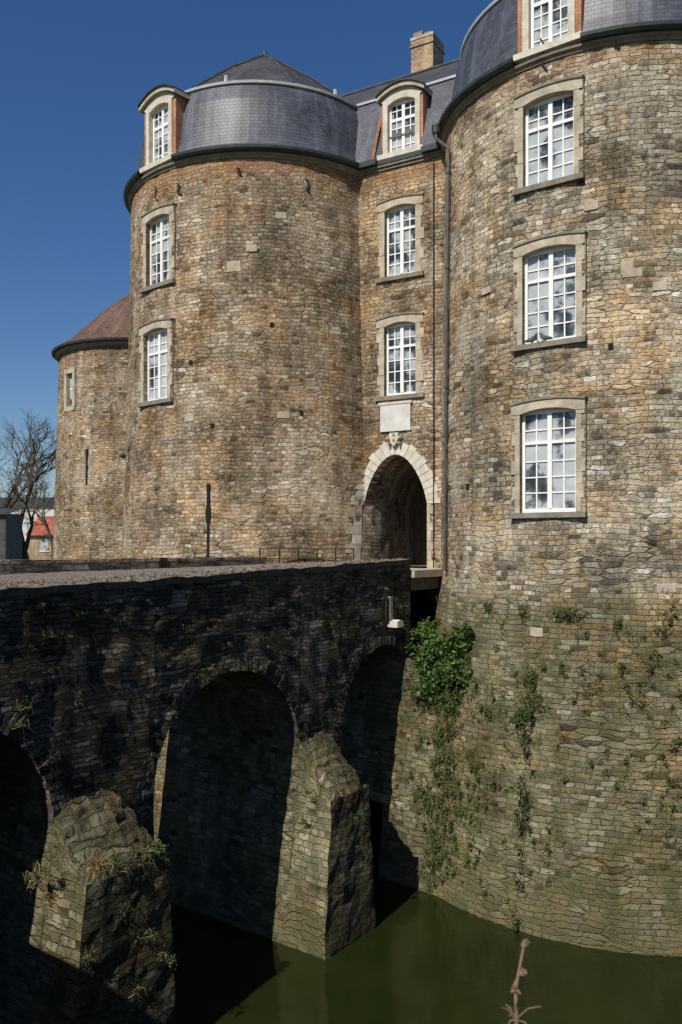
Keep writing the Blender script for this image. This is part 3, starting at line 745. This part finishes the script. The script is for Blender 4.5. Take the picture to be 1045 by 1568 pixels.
p0=Vector((-2.15,22.5,0));p1=Vector((.35,23.55,0))
for i in range(6):
    p=p0.lerp(p1,i/5); mb.tube([(p.x,p.y,-.62),(p.x,p.y,-.08)],.024,'iron',6)
for z in (-.09,-.35): mb.tube([(p0.x,p0.y,z),(p1.x,p1.y,z)],.017,'pipe',6)
mb.build('rails',rl)
# ------------------------------------------------------------ GROUND, WATER
gz=-1.6; hs0,hs1,hq0,hq1=-48,16.3,-33,42; E=1500
mb=MB()
for a0,a1,q0,q1 in ((hs1,E,-E,E),(-E,hs0,-E,E),(hs0,hs1,-E,hq0),(hs0,hs1,hq1,E)):
    mb.face([B.p(a0,q0,gz),B.p(a1,q0,gz),B.p(a1,q1,gz),B.p(a0,q1,gz)],'ground')
mb.build('ground',weld=True)
mb=MB(); mb.face([B.p(hs0-.1,hq0-.1,WZ),B.p(hs1+.1,hq0-.1,WZ),B.p(hs1+.1,hq1+.1,WZ),B.p(hs0-.1,hq1+.1,WZ)],'water'); mb.build('water')
qw=empty('moat_retaining_wall'); mb=MB()
mb.box(B,hs1,hs1+.5,hq0,hq1,-9,gz+.03,'stoneP'); mb.box(B,hs0-.5,hs0,hq0,hq1,-9,gz+.03,'stoneP')
mb.box(B,hs0,hs1,hq0-.5,hq0,-9,gz+.03,'stoneP'); mb.box(B,hs0,hs1,hq1,hq1+.5,-9,gz+.03,'stoneP')
mb.box(B,15.8,16.2,.09,3.6,-9,-.75,'stoneP')  # unseen wing wall, added and sized to cast shadow on the near pier
mb.build('wall',qw)
# ------------------------------------------------------------ VEGETATION
def leaves(mb,c,rad,n,size,mat,flat=None):
    c=Vector(c)
    subs=[c+Vector([random.gauss(0,.45)*rad[i] for i in range(3)]) for _ in range(max(1,n//45))]
    for _ in range(n):
        q=random.choice(subs); p=q+Vector([random.gauss(0,.22)*rad[i] for i in range(3)])
        s=size*random.uniform(.6,1.3)
        d=Vector([random.gauss(0,1) for _ in range(3)])+ (flat*1.2 if flat else Vector((0,0,0))); d.normalize()
        x=d.cross(Vector([random.gauss(0,1) for _ in range(3)])).normalized(); y=d.cross(x)
        mb.face([p-x*s*.5,p-y*s*.28+d*s*.06,p+x*s*.55,p+y*s*.28+d*s*.06],mat)
def tuft(mb,c,n,L,mat,out,droop=.7,w=.008):
    c=Vector(c)
    for _ in range(n):
        d=(out*random.uniform(.3,1)+Vector((random.gauss(0,.5),random.gauss(0,.5),random.uniform(.1,1.)))).normalized()
        l=L*random.uniform(.5,1.2); p0=c+Vector([random.gauss(0,.06) for _ in range(3)])
        p1=p0+d*l*.5; p2=p1+(d*.6+Vector((0,0,-droop))).normalized()*l*.5
        s=d.cross(Vector((random.gauss(0,1),random.gauss(0,1),.2))).normalized()*w
        mb.face([p0-s,p0+s,p1+s*.8,p1-s*.8],mat); mb.face([p1-s*.8,p1+s*.8,p2],mat)
mb=MB()
for (px,py,dd,rx,rz,n) in ((658,980,20.4,.34,.42,800),(668,1015,20.3,.5,.5,1500),(660,1058,20.2,.34,.35,800),(700,985,19.8,.34,.35,600),(695,1035,19.8,.36,.34,600),(648,1005,20.5,.25,.4,500),(684,1075,20.0,.2,.25,250),(655,960,20.6,.18,.25,200),(712,965,19.6,.15,.2,150)):
    c=Vector(((px-HX)/F0*dd,dd,(HY-py)/F0*dd)); leaves(mb,c,(rx,rx*.8,rz),n,.11,'leaf')
for _ in range(10):
    c=Vector(((665-HX)/F0*20.5,20.5,(HY-1040)/F0*20.5)); d=Vector((random.gauss(0,.35),random.uniform(-.3,.1),random.uniform(-.2,.9)))
    mb.tube([c,c+d*.5,c+d],[.015,.01,.005],'bark',4)
mb.build('wall_shrub')
mi=MB(); mg=MB()
spots=[(820,1075,.5,.4,380,'leafd'),(800,1100,.3,.28,260,'leaf'),(812,1040,.25,.35,200,'leafd'),(742,1085,.2,.12,90,'leaf'),(752,925,.15,.2,90,'leafd'),(872,938,.5,.15,240,'leafd'),
 (805,940,.25,.2,120,'leafd'),(948,960,.18,.3,90,'leafd'),(975,1075,.2,.2,80,'leafd'),(1020,965,.15,.3,70,'leafd'),(900,975,.15,.2,50,'leafd'),(740,1180,.2,.2,80,'leafd'),
 (860,1190,.15,.1,40,'leafd'),(905,1165,.1,.15,40,'leafd'),(1030,1140,.2,.2,80,'leafd'),(955,1050,.2,.12,50,'leafd'),(1035,1060,.15,.2,50,'leaf'),(720,1010,.2,.2,80,'leafd'),
 (690,1130,.2,.3,90,'leafd'),(665,1170,.15,.4,110,'leafd'),(700,1080,.2,.2,80,'leafd'),(745,1365,.2,.1,60,'leafd'),(680,1250,.12,.3,60,'leafd'),(1040,1230,.15,.1,40,'leafd'),(830,1020,.2,.2,70,'leafd')]
for px,py,rx,rz,n,mt in spots:
    p,nn=px_on_tower(px,py,CR,profR); leaves(mi,p+nn*.05,(rx*.8,rx*.5,rz*.8),int(n*1.7),.052,mt,nn)
    tuft(mg,p,int(n/6),.3,'blade',nn,.9)
for _ in range(400):
    px=random.uniform(670,1060);py=random.uniform(905,1360)
    p,nn=px_on_tower(px,py,CR,profR)
    if noise.noise(p*.9)<-.05: continue
    leaves(mi,p+nn*.02,(.15,.1,.15),random.randint(8,50),.045,'leafd',nn)
    tuft(mg,p,random.randint(2,9),.18,'blade',nn,.9)
# hanging strand in the corner between abutment and tower, down to the water
def tower_q(s,z):
    r=interp(profR,z); rel=Vector((CR[0],CR[1],0))-B.o; cs=rel.dot(U); cq=rel.dot(NB); dd=r*r-(s-cs)**2
    return cq-math.sqrt(max(0,dd))
for _ in range(330):
    z=random.uniform(-7.9,-2.8); s=sz(z); qt=tower_q(s,z)
    wdt=.26+.22*(z+8)/5
    if random.random()<.6:
        q=qt-abs(random.gauss(0,wdt)); p=B.p(s+.06,q,z); nn=U
    else:
        s2=s+abs(random.gauss(0,wdt*1.4)); p=B.p(s2,tower_q(s2,z)-.05,z); nn=Vector((p.x-CR[0],p.y-CR[1],0)).normalized()
    if noise.noise(p*1.3)<-.3: continue
    leaves(mi,p,(.14,.12,.24),30,.062,random.choice(['leafd','leaf','leafd']),nn); tuft(mg,p,6,.3,'blade',nn,1.2)
for _ in range(30):
    q=random.uniform(-.1,.6); z=random.uniform(-6.5,-2.9); p=B.p(sz(z)+.04,q,z); leaves(mi,p,(.12,.1,.15),20,.045,'leafd',U)
p,nn=px_on_tower(192,695,CF,profF); leaves(mi,p,(.25,.2,.2),40,.12,'leaf',nn)
def bridge_spot(px,py,n,L,lv=0,mt='blade'):
    s,z=bpt(px,py); p=B.p(s,.04,z); tuft(mg,p,n,L,mt,NB,.8,.005)
    if lv: leaves(mi,p+NB*.05,(.14,.1,.12),lv*2,.038,'leafd',NB)
for a in ((305,1030,14,.24,20),(318,1022,10,.2,12),(345,1014,6,.18,8),(385,1022,6,.2,15),(402,1020,12,.24,8),(118,1070,6,.2,14),
  (575,958,8,.2,15),(610,960,10,.24,25),(30,1085,14,.35,5),(22,1110,10,.35,0),(620,985,8,.2,25),(450,1010,3,.12,14)): bridge_spot(*a)
for _ in range(70):
    px=random.uniform(0,620); py=random.uniform(915,1010+max(0,(300-px))*.4)
    s,z=bpt(px,py)
    if s>0 and z>-2.3: leaves(mi,B.p(s,.04,z),(.12,.05,.08),random.randint(6,24),.035,'leafd',NB)
def cap_spot(s,q,z,n,L,lv,mt='blade'):
    p=B.p(s,q,z); tuft(mg,p,n,L,mt,NB,.9,.006)
    if lv: leaves(mi,p+Vector((0,0,.03)),(.2,.16,.1),lv,.048,'leaf',Vector((0,0,1)))
cap_spot(9.9,.75,-4.8,130,.42,0,'straw'); cap_spot(9.6,.8,-4.85,90,.38,30,'blade'); cap_spot(9.1,.85,-4.85,50,.28,220); cap_spot(8.85,.8,-4.8,30,.24,180)
cap_spot(10.55,.1,-4.95,60,.32,60,'blade'); cap_spot(10.5,.3,-4.8,40,.32,60,'straw')
for z,s,n in ((-5.5,9.6,60),(-6.0,9.2,60),(-6.4,8.9,70),(-6.6,10.0,50),(-5.9,10.3,50),(-6.8,9.4,60)):
    cap_spot(s,1.02,z,14,.25,0); leaves(mi,B.p(s,1.02,z),(.2,.12,.2),int(n*1.5),.042,'leafd',NB)
cap_spot(4.75,.5,-5.0,10,.2,40); cap_spot(4.6,.4,-5.6,10,.22,60)
for z,s in ((-5.6,3.9),(-5.5,3.5),(-6.3,3.6),(-7.7,4.3)):
    leaves(mi,B.p(s,1.0,z),(.13,.1,.18),60,.045,'leaf',NB)
mi.build('wall_plants'); mg.build('grass_tufts')
mb=MB(); r0=Vector((.36,1.5,-1.62)); tip=Vector((.432,2.0,-.935))
pts=[r0,Vector((.37,1.8,-1.3)),Vector((.40,1.93,-1.12)),Vector((.405,1.97,-1.03)),tip]
mb.tube(pts,[.006,.005,.004,.004,.003],'stalk',6)
for c,r in ((pts[2],.018),(pts[3],.02),(tip,.012),(Vector((.425,1.98,-1.0)),.014),(Vector((.39,1.92,-1.11)),.02)):
    for _ in range(14):
        d=Vector([random.gauss(0,1) for _ in range(3)]).normalized()*r*random.uniform(.4,1.1)
        mb.tube([c,c+d*.5,c+d],[.002,.005,.001],'stalk',4)
for _ in range(9):
    b0=Vector((.40,1.95,-1.09)); d=Vector((random.uniform(-.05,.06),random.uniform(-.03,.03),random.uniform(-.08,.05)))
    mb.tube([b0,b0+d*.5+Vector((0,0,.01)),b0+d],[.002,.002,.001],'stalk',4)
mb.build('dried_plant_stalk')
# ------------------------------------------------------------ PIGEONS
def pigeon(F,a,z,flip):
    root=empty('pigeon')
    me=bpy.data.meshes.new('body'); f=flip
    V=[(-.02*f,0,.10),(-.10*f,0,.085),(-.19*f,0,.06),(.05*f,0,.13),(.075*f,0,.175),(.09*f,0,.205),(.125*f,0,.198),(-.01*f,.03,.04),(-.01*f,-.03,.04),(0.0,.03,.0),(0.0,-.03,.0)]
    Ed=[(0,1),(1,2),(0,3),(3,4),(4,5),(5,6),(0,7),(0,8),(7,9),(8,10)]
    R=[.058,.042,.016,.045,.026,.027,.006,.012,.012,.006,.006]
    me.from_pydata([F.p(a+x,.0+y,z+zz) for x,y,zz in V],Ed,[])
    ob=bpy.data.objects.new('body',me); sc.collection.objects.link(ob); ob.parent=root
    ob.modifiers.new('s','SKIN'); 
    for i,r in enumerate(R): me.skin_vertices[0].data[i].radius=(r,r)
    me.skin_vertices[0].data[0].use_root=True
    ob.modifiers.new('u','SUBSURF').levels=2; ob.modifiers['u'].render_levels=2
    me.materials.append(M['pig'])
FP=cyl_frame(CR,profR,thR,5.5)
pigeon(FP,-.38,4.45,1); pigeon(FP,-.1,4.45,-1)
# ------------------------------------------------------------ TREES
def tree(name,base,H,seed):
    random.seed(seed); mb=MB()
    def rec(p,d,L,r,lv):
        k=5 if lv<2 else 3
        q=p; pts=[p]; rr=[r]
        for i in range(3):
            d=(d+Vector([random.gauss(0,.09+.025*lv) for _ in range(3)])+Vector((0,0,.05))).normalized()
            q=q+d*L/3; pts.append(q); rr.append(r*(1-.13*(i+1)))
        mb.tube(pts,rr,'bark',k)
        if lv>=6: return
        n=random.choice((2,3,3)) if lv<5 else 4
        for i in range(n):
            ax=Vector([random.gauss(0,1) for _ in range(3)]).normalized()
            nd=(d+ax*random.uniform(.4,.75)).normalized()
            st=pts[-1] if i<2 else pts[random.choice((1,2))]
            rec(st,nd,L*random.uniform(.7,.88),max(.017,r*.6),lv+1)
    rec(Vector(base),Vector((random.uniform(-.1,.1),0,1)).normalized(),H*.22,H*.024,0)
    mb.build(name)
for i,(px,D,H) in enumerate(((40,62,13.5),(-5,66,14),(82,90,12))):
    tree('bare_tree',((px-HX)/F0*D,D,gz),H,i+3)
random.seed(99)
# ------------------------------------------------------------ DISTANT HOUSES
def house(px,D,w,h,rh,wall,roof,dep=8):
    root=empty('distant_house'); X=(px-HX)/F0*D; F=Fr((X,D,gz),(1,0,0),(0,-1,0)); mb=MB()
    mb.box(F,-w/2,w/2,-dep,0,0,h,wall)
    mb.face([F.p(-w/2-.3,.4,h-.1),F.p(w/2+.3,.4,h-.1),F.p(w/2+.3,-dep/2,h+rh),F.p(-w/2-.3,-dep/2,h+rh)],roof)
    mb.face([F.p(-w/2-.3,-dep-.4,h-.1),F.p(w/2+.3,-dep-.4,h-.1),F.p(w/2+.3,-dep/2,h+rh),F.p(-w/2-.3,-dep/2,h+rh)],roof)
    for sg in (-1,1): mb.face([F.p(sg*w/2,0,h),F.p(sg*w/2,-dep,h),F.p(sg*w/2,-dep/2,h+rh-.2)],wall)
    k=int(w/2.2)
    for i in range(k):
        a=-w/2+w*(i+.5)/k
        for z in ((1.,) if h<4 else (1.,3.6)):
            mb.box(F,a-.45,a+.45,-.1,.04,z,z+1.3,'glass'); mb.box(F,a-.55,a+.55,-.1,.08,z-.12,z,'white')
    mb.build('walls_and_roof',root)
house(10,120,22,7.2,1.4,'render','slated'); house(78,135,14,6.2,2.0,'render','slated'); house(68,95,3.6,2.8,2.2,'brickC','redtile')
bw=empty('dark_shed'); mb=MB(); F=Fr(((-16-HX)/F0*58,58,gz),(1,0,0),(0,-1,0)); mb.box(F,-1.3,1.1,-3,0,0,3.8,'slated'); mb.face([F.p(-1.5,.3,3.7),F.p(1.3,.3,3.7),F.p(1.3,-3.3,4.3),F.p(-1.5,-3.3,4.3)],'slated'); mb.build('shed_walls',bw)
# ------------------------------------------------------------ LIGHT, SKY, CAMERA
phi=math.radians(32.); el=math.radians(44)
Ld=Vector((-math.sin(phi)*math.cos(el),-math.cos(phi)*math.cos(el),math.sin(el)))
sl=bpy.data.lights.new('sun','SUN'); sl.energy=5.0; sl.angle=math.radians(.5); sl.color=(1.,.94,.84)
so=bpy.data.objects.new('sun',sl); sc.collection.objects.link(so); so.rotation_euler=Ld.to_track_quat('Z','Y').to_euler()
w=bpy.data.worlds.new('World'); sc.world=w; w.use_nodes=True; nt=w.node_tree
sk=nt.nodes.new('ShaderNodeTexSky'); sk.sky_type='NISHITA'; sk.sun_disc=False; sk.sun_elevation=el; sk.sun_rotation=math.atan2(Ld.x,Ld.y)
sk.ozone_density=4.; sk.dust_density=.6; sk.air_density=1.
hs=nt.nodes.new('ShaderNodeHueSaturation'); hs.inputs['Saturation'].default_value=1.22; hs.inputs['Hue'].default_value=.507; nt.links.new(sk.outputs[0],hs.inputs['Color'])
bg=nt.nodes['Background']; nt.links.new(hs.outputs[0],bg.inputs[0]); bg.inputs[1].default_value=.086
sc.view_settings.view_transform='Standard'; sc.view_settings.look='None'; sc.view_settings.exposure=0
cd=bpy.data.cameras.new('Camera'); co=bpy.data.objects.new('Camera',cd); sc.collection.objects.link(co)
co.location=(0,0,0); co.rotation_euler=(math.radians(90),0,0)
cd.sensor_fit='VERTICAL'; cd.sensor_height=36; cd.sensor_width=24; cd.lens=36*F0/1568
cd.shift_y=(HY-784)/1568; cd.clip_end=4000; cd.clip_start=.05
cd.dof.use_dof=True; cd.dof.focus_distance=19; cd.dof.aperture_fstop=5.6
sc.camera=co
